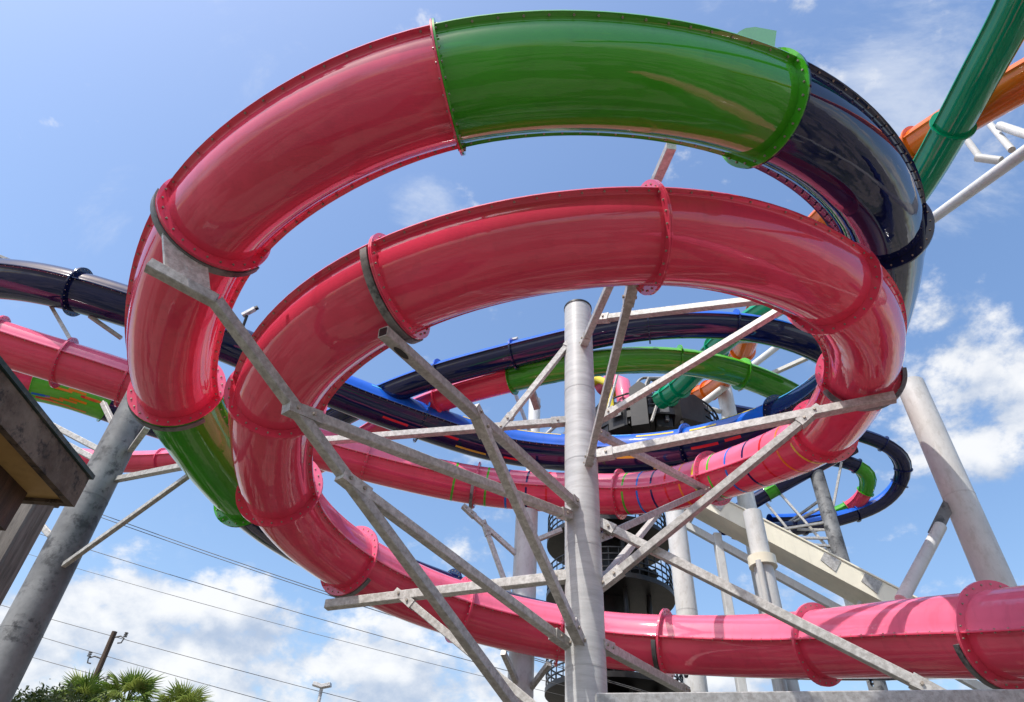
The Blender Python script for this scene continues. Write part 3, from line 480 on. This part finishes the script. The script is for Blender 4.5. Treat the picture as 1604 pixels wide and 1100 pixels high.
def brace(root, a, b_, wdt, mat=STEEL, name='brace', h=None, ends=(True, True), up=(0, 0, 1)):
    a, b_ = V(a), V(b_); mb = MB(); mb.beam(a, b_, wdt, h, up); ob = mb.build(name, mat, root)
    t = (b_ - a).normalized()
    for p, q, on in ((a, t, ends[0]), (b_, -t, ends[1])):
        if not on: continue
        # bolted gusset lug at the end of the bar
        s = q.cross(Vector((0, 0, 1))).normalized(); u = s.cross(q)
        g = MB(); e = p + q * 0.05; hh = (h or wdt) * 0.62
        g.plate([e - q * 0.22 - u * hh * 0.8, e + q * 0.30 - u * hh, e + q * 0.30 + u * hh, e - q * 0.22 + u * hh * 0.8], s, wdt + 0.03)
        gu = g.build('gusset_plate', mat, ob)
        bm_ = MB()
        for k in (-0.10, 0.16):
            for sg in (1, -1): hexbolt(bm_, e + q * k + s * (sg * (wdt / 2 + 0.015)), s * sg, u, 0.028, 0.03)
        x = bm_.build('gusset_bolts', BOLT, ob, smooth=False); x['kind'] = 'stuff'
    return ob
BW = dict(b2=0.155, b3=0.15, b4=0.15, b5=0.18, b6=0.14, b7=0.14, b8=0.15, b9=0.18, b10=0.15, b11=0.14, b12=0.16, b13=0.13, b14=0.15, b15=0.13, b16=0.16, b17=0.14, b18=0.14, b19=0.16, b20=0.17)
arm = MB(); arm.beam(*BEAMS['arm_a'], 0.15); arm.build('cantilever_arm', STEEL, P1)
arm = MB(); arm.beam(*BEAMS['arm_b'], 0.15); arm.build('cantilever_arm', STEEL, P1)
for k, wv in BW.items():
    brace(P1, *BEAMS[k], wv, ends=(k not in ('b2', 'b5', 'b9', 'b14', 'b4'), True))
# thin dark plates paint shade into the hollow beam's end below the inner coil
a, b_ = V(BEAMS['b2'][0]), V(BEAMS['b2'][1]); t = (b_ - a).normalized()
mb = MB(); mb.beam(a - t * 0.004, a + t * 0.002, 0.12, 0.12); mb.build('hollow_end_shade', DARK, P1)
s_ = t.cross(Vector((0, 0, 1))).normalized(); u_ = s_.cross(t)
mb = MB(); mb.plate([a + t * (0.42 + 0.16 * cos(q)) + s_ * 0.05 * sin(q) - u_ * 0.0785 for q in [2 * pi * k / 16 for k in range(16)]], u_, 0.004); mb.build('slot_shade', DARK, P1)  # dark plate painting the shade of a cut-out in the beam
def saddle(root, key, s, bank, a0, a1, mat=STEEL_D, plate_to=None, R=0.66, off=0.07):
    path = PATHS[key]; c, t, sd, u = path.frame(s, bank)
    c = c - t * off if off else c
    mb = MB(); mb.ring(c, t, sd, R + 0.085, R + 0.165, 0.10, a0, a1, 26); ob = mb.build('saddle', mat, root)
    if plate_to is not None:
        q0, q1 = [c + (sd * cos(x) + u * sin(x)) * (R + 0.12) for x in plate_to[:2]]
        p1, p0 = V(plate_to[2]), V(plate_to[3])
        mb = MB(); mb.plate([q0, q1, p1, p0], t, 0.05); mb.build('web_plate', STEEL, ob)
    return ob
aA, aB = V(BEAMS['arm_a'][0]), V(BEAMS['arm_a'][1])
saddle(P1, 'A', JOINTS['A'][9], 0.13, -pi + 0.10, -0.25, plate_to=(-pi + 0.95, -1.25, aA.lerp(aB, 0.92), aA.lerp(aB, 0.24)), off=-0.09)
saddle(P1, 'B', JOINTS['B'][13], 0.22, -pi + 0.25, -0.35, off=-0.09)
saddle(P1, 'B', JOINTS['B'][16], 0.08, -pi + 0.3, -0.6, off=-0.09)
saddle(P1, 'B', JOINTS['B'][10], 0.16, -pi + 0.2, -0.25, off=-0.09)
saddle(P1, 'B', JOINTS['B'][19], 0.0, -pi + 0.4, -0.2, off=0.09)
saddle(P1, 'B', JOINTS['B'][21], 0.0, -pi + 0.6, -0.3, off=0.09)
saddle(P1, 'A', JOINTS['A'][10], 0.09, -pi + 0.5, -0.6, off=-0.09)

# other posts
P2 = post('grey post half hidden behind the central post under the far red curve', 0.84, 20.5, 12.6, 0.38, PAINT, 0.96, (7.0, 10.0))
for k in ('p2a', 'p2b', 'p2c', 'p2d', 'p2e'): brace(P2, *OTHER[k], 0.14, ends=(k in ('p2a', 'p2b'), False))
saddle(P2, 'B', JOINTS['B'][6], 0.04, -pi + 0.4, -0.15, off=0.08)
P8 = post('dark weathered grey post beside the kiosk roof', -9.52, 14.5, 12.9, 0.41, STEEL_D, 0.94, (3, 6, 9))
for k in ('p8a', 'p8b', 'p8c', 'p8d', 'p8e', 'p8f', 'p8g'): brace(P8, *OTHER[k], 0.13 if k != 'p8b' else 0.10, ends=(False, False))
for k in ('p8h', 'p8i'): brace(P8, *OTHER[k], 0.11, ends=(False, False))
P3 = post('wide pale post rising behind the end of the red run-out', 10.52, 13.6, 13.35, 0.35, PAINT, 0.95, (4, 7, 10))
mb = MB(); mb.pipe(OTHER['p3a'], 0.13, 20); mb.build('strut', PAINT, P3)
mb = MB(); mb.beam(*OTHER['p3b'], 0.03, 0.26); mb.build('strut_lug', STEEL_D, P3)
P4 = post('plain pale post just behind the dark stair tower', 6.79, 24.0, 16.4, 0.385, PAINT, 0.95, (8, 11))
P5 = post('pale post with a thin drain pipe beside the cream flume', 9.05, 22.0, 14.0, 0.34, PAINT, 0.95, (9, 12))
mb = MB(); mb.pipe([(8.78, 21.65, 0.1), (8.78, 21.65, 8.5), (8.80, 21.68, 12.0)], 0.11, 14); mb.build('drain_pipe', PAINT, P5)
mb = MB(); mb.ring((9.05, 22.0, 12.1), (0, 0, 1), (1, 0, 0), 0.30, 0.47, 0.35); mb.build('collar', CREAM, P5)
P6 = post('weathered far post with a fan of truss bars to the dark loops', 18.3, 34.0, 24.6, 0.44, STEEL_D, 0.9, (14, 18, 21))
for k, s, zc in (('E1', 20, 19.5), ('E1', 24, 20.5), ('E1', 29, 17.5), ('E1', 34, 19), ('E2', 6, 23.0), ('E2', 12, 21.5), ('E2', 15, 20), ('E2', 19, 22), ('E2', 23, 18.5), ('E3', 3, 18.0), ('E3', 7, 20.5), ('E3', 2, 15.5)):
    pth = PATHS[k]; q = pth.at(min(s, pth.L - 0.5)) - Vector((0, 0, 0.55)); b0 = Vector((18.3, 34.0, zc))
    mb = MB(); mb.beam(b0, q, 0.13); mb.build('truss_bar', STEEL, P6)
P7 = post('white far post carrying the teal and orange tubes near the tower', 10.95, 27.0, 23.9, 0.40, PAINT, 0.95, (18, 21))
for k, r in (('p7a', 0.17), ('p7b', 0.12), ('p7c', 0.08)):
    mb = MB(); mb.pipe(OTHER[k], r, 14); mb.build('pipe_arm', PAINT, P7)
for k in ('n1', 'n2', 'n3'): brace(P7, *OTHER[k], 0.17, PAINT, ends=(False, False))
brace(P7, *OTHER['s1'], 0.22, STEEL, ends=(False, False))
Q = thing('pipe_bracket', 'white pipe frame holding the teal tube at the upper corner', 'bracket', OTHER['q1'][0])
for k, r in (('q1', 0.17), ('q2', 0.10), ('q3', 0.13), ('q4', 0.10), ('q5', 0.13)):
    mb = MB(); mb.pipe(OTHER[k], r, 16); mb.build('pipe', PAINT, Q)
x, y, z = OTHER['q1'][1]; mb = MB(); mb.pipe([(x, y, 0), (x, y, z + 0.2)], 0.3, 24); mb.build('leg', PAINT, Q)
BM = thing('steel_gantry', 'long horizontal galvanised beam low under the red run-out', 'gantry', (4.5, 9.0, 0))
mb = MB(); mb.beam((1.30, 9.0, 3.93), (11.0, 9.0, 4.34 + 0.25), 0.2, 0.2); mb.build('rail', STEEL, BM)
for x, z in ((2.5, 3.88), (9.6, 4.42)):
    mb = MB(); mb.beam((x, 9.0, 0), (x, 9.0, z), 0.2); mb.build('leg', STEEL, BM)

P9 = post('short pale post with struts seen just past the central post under the lime tube', 1.14, 24.0, 20.0, 0.27, PAINT, 0.95, (17, 18.5))
for k, (dx, dy, z0_, z1_) in enumerate(((2.3, -1.0, 17.6, 19.6), (1.9, -0.4, 16.4, 18.9), (-1.4, -2.2, 17.8, 20.0))):
    mb = MB(); mb.pipe([(1.14, 24.0, z0_), (1.14 + dx, 24.0 + dy, z1_)], 0.08, 10); mb.build('strut', PAINT, P9)
fin = MB(); fin.plate([(2.735, 3.95, 11.0), (2.79, 3.95, 11.1), (2.898, 3.95, 11.22), (3.042, 3.95, 11.28), (3.32, 3.95, 11.20), (3.19, 3.95, 10.70), (2.9, 3.95, 10.6)], (0.1, 1, 0.1), 0.03)
fo = fin.build('deflector_fin', PALEGREEN, SLIDE_A)
CM = thing('security_camera', 'tiny black and white camera on the navy tube between the two red coils', 'camera', (-9.0, 16.9, 16.85))
mb = MB(); mb.pipe([(-9.0, 16.9, 16.8), (-8.97, 16.8, 17.25)], 0.05, 8); mb.build('stalk', DARK, CM)
mb = MB(); mb.beam((-9.12, 16.8, 17.25), (-8.75, 16.7, 17.5), 0.14); mb.build('housing', WHITE, CM)
mb = MB(); mb.beam((-8.75, 16.7, 17.5), (-8.66, 16.68, 17.56), 0.11); mb.build('lens_hood', DARK, CM)
BK = thing('steel_bracket', 'grey steel bracket on top of the navy tube at the picture edge', 'bracket', (-16.9, 15.6, 17.7))
mb = MB(); mb.beam((-17.4, 15.7, 18.2), (-16.3, 15.5, 17.65), 0.28, 0.1); mb.build('plate', STEEL_D, BK)
mb = MB(); mb.beam((-17.0, 15.6, 17.5), (-17.0, 15.6, 18.0), 0.12); mb.build('foot', STEEL_D, BK)

# ------------------------------------------------------------------ cream flume
FL = thing('speed_flume', 'straight cream open flume sloping down behind the posts', 'water slide', (12, 24, 0), 'fibreglass water slides winding round the steel posts')
a, b_ = Vector((7.6, 25.0, 16.25)), Vector((18.0, 22.6, 8.6))
t = (b_ - a).normalized(); s_ = t.cross(Vector((0, 0, 1))).normalized(); u_ = s_.cross(t)
for off, nm in ((0.62, 'side_wall'), (-0.62, 'side_wall')):
    mb = MB(); mb.plate([a + s_ * off - u_ * 0.36, b_ + s_ * off - u_ * 0.36, b_ + s_ * off + u_ * 0.34, a + s_ * off + u_ * 0.34], s_, 0.05); wall_ = mb.build(nm, CREAM, FL)
    mb = MB(); mb.beam(a + s_ * off + u_ * 0.37, b_ + s_ * off + u_ * 0.37, 0.14, 0.06); mb.build('rim', CREAM, wall_)
mb = MB(); mb.plate([a + s_ * 0.59 - u_ * 0.33, b_ + s_ * 0.59 - u_ * 0.33, b_ - s_ * 0.59 - u_ * 0.33, a - s_ * 0.59 - u_ * 0.33], u_, 0.06); mb.build('flume_floor', CREAM, FL)
for q in (0.08, 0.42, 0.53):
    p = a.lerp(b_, q); sg = 0.62 if (s_.y < 0) else -0.62
    mb = MB(); mb.plate([p + s_ * sg * 1.06 - u_ * 0.05, p + t * 0.6 + s_ * sg * 1.06 - u_ * 0.2, p + t * 0.6 + s_ * sg * 1.06 + u_ * 0.3, p + s_ * sg * 1.06 + u_ * 0.3], s_, 0.03); mb.build('repair_panel', STEEL, FL)
mb = MB(); mb.beam(a - u_ * 1.05 - s_ * 0.2, b_ - u_ * 1.05 - s_ * 0.2, 0.22, 0.28); mb.build('carrier_beam', PAINT, FL)
for q in (0.05, 0.3, 0.55, 0.8):
    p = a.lerp(b_, q); mb = MB(); mb.beam(p - u_ * 0.45, p - u_ * 1.0 - s_ * 0.2, 0.14); mb.build('hanger', PAINT, FL)
p = a.lerp(b_, 0.62); mb = MB(); mb.beam((p.x, p.y + 0.2, 0), (p.x, p.y + 0.2, p.z - 0.9), 0.3); mb.build('leg', PAINT, FL)
p = a.lerp(b_, 0.10); mb = MB(); mb.beam((p.x, p.y + 0.2, 0), (p.x, p.y + 0.2, p.z - 0.9), 0.3); mb.build('leg', PAINT, FL)

# ------------------------------------------------------------------ stair tower
TX, TY = 5.25, 31.0
TW = thing('stair_tower', 'dark round stair tower with railed platforms behind the central post', 'tower', (TX, TY, 0))
mb = MB(); mb.pipe([(TX, TY, 0), (TX, TY, 12), (TX, TY, 20.2)], 0.9, 24); mb.build('core', DARK, TW)
for k in range(8):
    an = 2 * pi * k / 8 + 0.2; mb = MB(); mb.pipe([(TX + 1.9 * cos(an), TY + 1.9 * sin(an), 0), (TX + 1.9 * cos(an), TY + 1.9 * sin(an), 20.0)], 0.11, 8); mb.build('column', DARK, TW)
for lv, z in enumerate((3.1, 5.4, 7.7, 10.0, 14.05, 16.75)):
    r = 2.95
    mb = MB(); mb.ring((TX, TY, z), (0, 0, 1), (1, 0, 0), 0.85, r, 0.22, n=48); pl = mb.build('platform', DARK, TW)
    mb = MB()
    for q in range(40):
        an = 2 * pi * q / 40; mb.pipe([(TX + (r - .06) * cos(an), TY + (r - .06) * sin(an), z + 0.1), (TX + (r - .06) * cos(an), TY + (r - .06) * sin(an), z + 1.25)], 0.025, 5)
    for zz in (0.35, 0.65, 0.95, 1.25): mb.ring((TX, TY, z + zz), (0, 0, 1), (1, 0, 0), r - 0.09, r - 0.03, 0.05, n=48)
    mb.build('railing', DARK, pl)
    for q in range(14):
        an = 2 * pi * q / 18 + lv; zz = z + 0.25 + q * 0.17
        mb = MB(); c1, c2 = Vector((cos(an), sin(an), 0)), Vector((cos(an + 0.36), sin(an + 0.36), 0)); o_ = Vector((TX, TY, zz))
        mb.plate([o_ + c1 * 0.9, o_ + c1 * 2.3, o_ + c2 * 2.3, o_ + c2 * 0.9], (0, 0, 1), 0.06); mb.build('tread', DARK, pl)
# launch deck on top
DX, DY, DZ = TX + 1.75, TY - 3.6, 19.9
mb = MB(); mb.ring((DX, DY, DZ), (0, 0, 1), (1, 0, 0), 0.1, 3.4, 0.35, n=48); dk = mb.build('launch_deck', DARK, TW)
mb = MB()
for q in range(44):
    an = 2 * pi * q / 44; mb.pipe([(DX + 3.3 * cos(an), DY + 3.3 * sin(an), DZ), (DX + 3.3 * cos(an), DY + 3.3 * sin(an), DZ + 1.2)], 0.03, 5)
for zz in (0.4, 0.8, 1.2): mb.ring((DX, DY, DZ + zz), (0, 0, 1), (1, 0, 0), 3.26, 3.34, 0.05, n=48)
mb.build('railing', DARK, dk)
for x, y, r, h in ((-0.6, -2.2, 0.75, 1.3), (0.7, -2.4, 0.8, 1.2), (1.9, -1.7, 0.7, 1.3), (-1.9, -1.6, 0.7, 1.1)):
    mb = MB(); c = Vector((DX + x, DY + y, DZ + 0.2))
    mb.pipe([c, c + Vector((0, 0, h * 0.7)), c + Vector((0, 0, h))], r, 14, True, r * 0.7); mb.build('launch_capsule', DARK, TW)
mb = MB(); hp = [Vector((DX - 0.3 + 0.6 * cos(q), DY - 1.6, DZ + 2.4 + 0.9 * sin(q))) for q in [pi * k / 14 for k in range(15)]]
hp = [Vector((DX + 0.3, DY - 1.6, DZ))] + hp + [Vector((DX - 0.9, DY - 1.6, DZ))]; mb.pipe(hp, 0.07, 8); mb.build('hoop', STEEL_D, TW)
mb = MB(); mb.pipe([(DX - 1.4, DY - 3.0, DZ), (DX - 0.6, DY - 3.2, DZ + 1.9), (DX + 0.6, DY - 3.2, DZ + 2.0)], 0.12, 8); mb.build('capsule_arm', STEEL_D, TW)
for off, mm, r in ((-2.0, PALE_RED, 0.38), (-2.7, YELLOW, 0.2)):
    mb = MB(); mb.pipe([(DX + off - 0.6, DY - 1, DZ + 2.9), (DX + off, DY - 1.6, DZ + 3.0), (DX + off + 0.35, DY - 2.2, DZ + 2.3), (DX + off + 0.4, DY - 2.4, DZ + 0.6)], r, 16); mb.build('start_tube', mm, TW)
mb = MB(); mb.beam((DX - 2.4, DY - 1.5, DZ + 2.3), (DX - 0.2, DY - 1.5, DZ + 2.3), 0.2, 0.5); mb.build('start_sign', YELLOW, TW)

rd = random.Random(12)
for q in range(12):                                            # joists and knee braces below the launch deck
    an = 2 * pi * q / 12; cv = Vector((cos(an), sin(an), 0)); o_ = Vector((DX, DY, DZ - 0.32))
    mb = MB(); mb.beam(o_ + cv * 0.3, o_ + cv * 3.3, 0.14, 0.28); mb.build('joist', STEEL_D if q % 3 == 0 else DARK, TW)
for q in range(6):                                             # machine housings and start booths round the rim
    an = radians(196 + q * 18); cv = Vector((cos(an), sin(an), 0)); sv = Vector((-sin(an), cos(an), 0)); rr = rd.uniform(2.7, 3.5)
    c = Vector((DX, DY, DZ)) + cv * rr; h0, h1, wd = rd.uniform(-1.0, -0.35), rd.uniform(0.5, 1.35), rd.uniform(0.35, 0.6)
    mb = MB(); mb.plate([c + sv * wd + Vector((0, 0, h0)), c + sv * wd + Vector((0, 0, h1)), c + sv * (wd * 0.3) + Vector((0, 0, h1 + 0.25)), c - sv * wd + Vector((0, 0, h1 - 0.1)), c - sv * wd + Vector((0, 0, h0))], cv, rd.uniform(0.4, 0.8)); bo = mb.build('start_booth', DARK, TW)
    if q % 2 == 0:
        e = c + cv * 0.42; mb = MB(); mb.plate([e + sv * wd * 0.6 + Vector((0, 0, -0.1)), e + sv * wd * 0.6 + Vector((0, 0, h1 - 0.15)), e - sv * wd * 0.6 + Vector((0, 0, h1 - 0.2)), e - sv * wd * 0.6 + Vector((0, 0, -0.1))], cv, 0.03); mb.build('window_panel', STEEL_D, bo)
for dx, dz in ((-1.9, 2.6), (0.1, 1.8), (1.4, 2.3)):
    mb = MB(); mb.beam((DX + dx - 0.9, DY - 3.6, DZ - 0.8), (DX + dx, DY - 3.2, DZ + dz), 0.10); mb.build('canopy_strut', STEEL, TW)

# ------------------------------------------------------------------ kiosk eave at the left edge
K = thing('kiosk', 'small kiosk corner with weathered dark fascia and tan soffit', 'kiosk', (-4.2, 1.2, 0))
x1, y1, z0, z1 = -2.31, 3.43, 3.3, 3.475
mb = MB(); mb.box(-6.2, x1 - 0.04, -1.4, y1 - 0.04, z0 + 0.02, z0 + 0.05); mb.build('soffit', SOFFIT, K, smooth=False)
mb = MB(); mb.box(x1 - 0.04, x1, -1.4, y1, z0, z1); mb.build('fascia_board', FASCIA, K, smooth=False)
mb = MB(); mb.box(-6.2, x1 - 0.042, y1 - 0.04, y1, z0, z1); mb.build('fascia_board', FASCIA, K, smooth=False)
mb = MB(); mb.add([(-6.25, -1.45, z1 + 0.004), (x1 + 0.015, -1.45, z1 + 0.004), (x1 + 0.015, y1 + 0.015, z1 + 0.004), (-6.25, y1 + 0.015, z1 + 0.004), (-4.3, 1.0, z1 + 0.9), (-6.25, -1.45, z1 + 0.03), (x1 + 0.015, -1.45, z1 + 0.03), (x1 + 0.015, y1 + 0.015, z1 + 0.03), (-6.25, y1 + 0.015, z1 + 0.03)],
                  [(3, 2, 1, 0), (0, 1, 6, 5), (1, 2, 7, 6), (2, 3, 8, 7), (3, 0, 5, 8), (5, 6, 4), (6, 7, 4), (7, 8, 4), (8, 5, 4)]); mb.build('roof', ROOF, K, smooth=False)
mb = MB(); mb.box(-2.72, -2.53, -1.2, 3.34, z0 - 0.20, z0 + 0.018); mb.build('wall_beam', WOOD, K, smooth=False)
mb = MB(); mb.box(-6.0, -2.725, 3.16, 3.34, z0 - 0.20, z0 + 0.018); mb.build('wall_beam', WOOD, K, smooth=False)
mb = MB(); mb.box(-6.0, -2.58, -1.1, 3.28, 0.0, z0 - 0.203); mb.build('wall', WOOD, K, smooth=False)
pt = thing('timber_post', 'thick grey timber post standing just beyond the kiosk eave', 'post', (-3.12, 4.2, 0))
mb = MB(); mb.beam((-3.12, 4.2, 0), (-3.12, 4.2, 3.72), 0.2, 0.2, ch=0.06); mb.build('shaft', GREYWOOD, pt)
mb = MB(); mb.beam((-3.12, 4.2, 3.725), (-3.12, 4.2, 3.79), 0.24, 0.24, ch=0.06); mb.build('cap', GREYWOOD, pt)

# ------------------------------------------------------------------ power lines, pole, floodlight
UP = thing('utility_pole', 'dark wooden utility pole behind the fan palms', 'utility pole', (-15.9, 30.0, 0))
mb = MB(); mb.pipe([(-15.9, 30, 0), (-15.9, 30, 5), (-15.9, 30, 10.95)], 0.15, 14, True, 0.11); mb.build('shaft', POLEWOOD, UP)
LINES = []
for z, sg in ((10.7, 1), (9.85, -1), (9.05, 1)):
    mb = MB(); mb.pipe([(-15.9, 30, z), (-15.9 + sg * 0.35, 29.95, z + 0.08), (-15.9 + sg * 0.55, 29.9, z - 0.02), (-15.9 + sg * 0.50, 29.9, z - 0.2), (-15.9 + sg * 0.36, 29.9, z - 0.22)], 0.03, 6); mb.build('bracket', CABLE, UP)
    mb = MB()
    for k in range(3): mb.ring((-15.9 + sg * 0.56, 29.9, z + 0.06 + k * 0.07), (0, 0, 1), (1, 0, 0), 0.01, 0.075, 0.03, n=12)
    mb.build('insulator', STEEL_D, UP)
def cable(label, a, b_, sag, r=0.013):
    a, b_ = V(a), V(b_); pts = []
    for k in range(25):
        q = k / 24; p = a.lerp(b_, q); p.z -= sag * 4 * q * (1 - q); pts.append(p)
    mb = MB(); mb.pipe(pts, r, 6)
    o = mb.build('power_line', CABLE); tag(o, label, 'cable', 'overhead power lines')
cable('upper of the two highest close-set power lines above the cloud', (-30.584, 26.0, 18.494), (20.468, 26.0, 5.903), 0.9, 0.014)
cable('lower of the two highest close-set power lines above the cloud', (-30.697, 26.2, 18.416), (20.536, 26.2, 5.95), 0.9, 0.014)
cable('third power line down, dark against the cloud tops', (-33.107, 28.0, 17.494), (22.853, 28.0, 6.194), 0.9, 0.013)
cable('faint fourth power line down crossing the big cloud', (-33.381, 28.0, 16.285), (23.488, 28.0, 6.235), 0.9, 0.009)
cable('power line leaving the top of the utility pole', (-32.982, 30.0, 14.075), (28.634, 30.0, 3.877), 0.6, 0.012)
cable('power line leaving the middle bracket of the utility pole', (-30.083, 30.0, 12.909), (18.833, 30.0, 4.553), 0.6, 0.012)
cable('lowest power line on the utility pole', (-28.366, 30.0, 11.638), (12.537, 30.0, 5.437), 0.6, 0.012)
FLD = thing('floodlight_mast', 'slim white mast with a twin floodlight head against the cloud', 'floodlight', (-6.7, 30.0, 0))
mb = MB(); mb.pipe([(-6.8, 30, 0), (-6.8, 30, 9.3)], 0.07, 10); mb.build('mast', WHITE, FLD)
for sg in (-1, 1):
    mb = MB(); mb.beam((-6.8 + sg * 0.02, 29.95, 9.35), (-6.8 + sg * 0.36, 29.9, 9.42), 0.26, 0.14); mb.build('lamp_head', WHITE, FLD)

# ------------------------------------------------------------------ fan palms and a bushy tree
def frond_mesh(name, rl, nl, droop, seed):
    rd = random.Random(seed); mb = MB()
    L0 = 0.55 * rl
    mb.pipe([(0, 0, 0), (L0 * 0.5, 0, 0.03), (L0, 0, 0.0)], 0.022, 5, True, 0.012)
    for k in range(nl):
        f = (k / (nl - 1) - 0.5) * 2; an = f * 1.95
        ln = rl * (0.62 - 0.16 * abs(f)) * rd.uniform(0.88, 1.1); wd = 0.026 * rl
        dx, dy = cos(an), sin(an); px, py = -dy, dx
        dz = -droop * (0.4 + abs(f)) * rd.uniform(0.6, 1.4)
        b0 = Vector((L0, 0, 0)); m1 = b0 + Vector((dx * ln * 0.5, dy * ln * 0.5, 0.06 * rl + dz * 0.2 * ln)); e = b0 + Vector((dx * ln, dy * ln, dz * ln))
        w_ = Vector((px * wd, py * wd, 0.012)); w2 = Vector((px * wd, py * wd, -0.012))
        mb.add([b0, m1 - w_, m1 + Vector((0, 0, 0.02)), m1 + w2, e], [(0, 1, 2), (0, 2, 3), (1, 4, 2), (2, 4, 3)])
    me = bpy.data.meshes.new(name); me.from_pydata([tuple(p) for p in mb.v], [], mb.f); me.materials.append(FROND); me.update()
    return me
FR = [frond_mesh('frond', 1.0, 22, dr, i) for i, dr in enumerate((0.15, 0.35, 0.6))]
DRY = frond_mesh('dry_frond', 1.0, 22, 0.9, 9); DRY.materials[0] = DRYFROND
def fan_palm(label, x, y, ztop, size, seed, nf=34):
    rd = random.Random(seed)
    root = thing('fan_palm', label, 'palm tree', (x, y, 0), 'fan palms below the power lines')
    mb = MB(); zc = ztop - size * 0.75
    mb.pipe([(x, y, 0), (x + 0.08, y, zc * 0.35), (x - 0.05, y, zc * 0.7), (x, y, zc)], 0.21, 12, True, 0.15); mb.build('trunk', BARK, root)
    for k in range(nf):
        az = k * 2.39996 + rd.uniform(-0.2, 0.2); q = k / nf; el = radians(82 - 105 * q + rd.uniform(-8, 8))
        dry = q > 0.9
        ob = bpy.data.objects.new('frond', DRY if dry else FR[min(2, int(q * 3))]); col.objects.link(ob); ob.parent = root
        ob.location = (0, 0, zc); sc = size * rd.uniform(0.85, 1.1) * (0.85 if q < 0.2 else 1.0)
        ob.scale = (sc, sc, sc)
        ob.rotation_euler = (rd.uniform(-0.5, 0.5), -el, az)
    return root
fan_palm('fan palm with spiky crown in front of the utility pole', -11.85, 22.0, 7.0, 0.95, 1, 20)
fan_palm('tallest fan palm, its lush crown between the pole and a smaller palm', -10.5, 22.0, 7.25, 1.05, 2, 22)
fan_palm('smaller fan palm set apart on the floodlight side', -8.85, 22.0, 6.95, 0.9, 3, 20)
def bush_tree(label, x, y, h, seed):
    rd = random.Random(seed)
    root = thing('bushy_tree', label, 'tree', (x, y, 0))
    mb = MB(); mb.pipe([(x, y, 0), (x + 0.1, y, h * 0.4), (x, y, h * 0.7)], 0.16, 8, True, 0.08)
    tips = []
    for k in range(16):
        az = rd.uniform(0, 2 * pi); z_ = h * rd.uniform(0.4, 0.7); l_ = rd.uniform(0.6, 1.5)
        e = Vector((x + l_ * cos(az), y + l_ * sin(az), min(h * 1.0, z_ + rd.uniform(0.6, 1.9))))
        mb.pipe([(x, y, z_), (Vector((x, y, z_)) + e) / 2 + Vector((0, 0, 0.12)), e], 0.05, 5, True, 0.015); tips.append(e)
    mb.build('trunk', BARK, root)
    lf = MB()
    for e in tips:
        for c in range(5):
            cc_ = e + Vector((rd.gauss(0, 0.28), rd.gauss(0, 0.28), rd.gauss(0, 0.25)))
            for q in range(95):
                p = cc_ + Vector((rd.gauss(0, 0.17), rd.gauss(0, 0.17), rd.gauss(0, 0.14)))
                dv = Vector((rd.gauss(0, 1), rd.gauss(0, 1), rd.gauss(0.3, 0.7))).normalized(); sv = dv.cross(Vector((rd.gauss(0, 1), rd.gauss(0, 1), rd.gauss(0, 1)))).normalized()
                l_ = rd.uniform(0.09, 0.17); lf.add([p, p + dv * l_ * 0.5 + sv * l_ * 0.22, p + dv * l_, p + dv * l_ * 0.5 - sv * l_ * 0.22], [(0, 1, 2, 3)])
    o = lf.build('crown', LEAF, root, smooth=False); o['kind'] = 'stuff'
bush_tree('leafy bushy tree at the foot of the weathered post', -12.1, 20.0, 6.95, 4)
bush_tree('lower leafy tree between the bushy tree and the first palm', -11.5, 20.6, 6.5, 8)
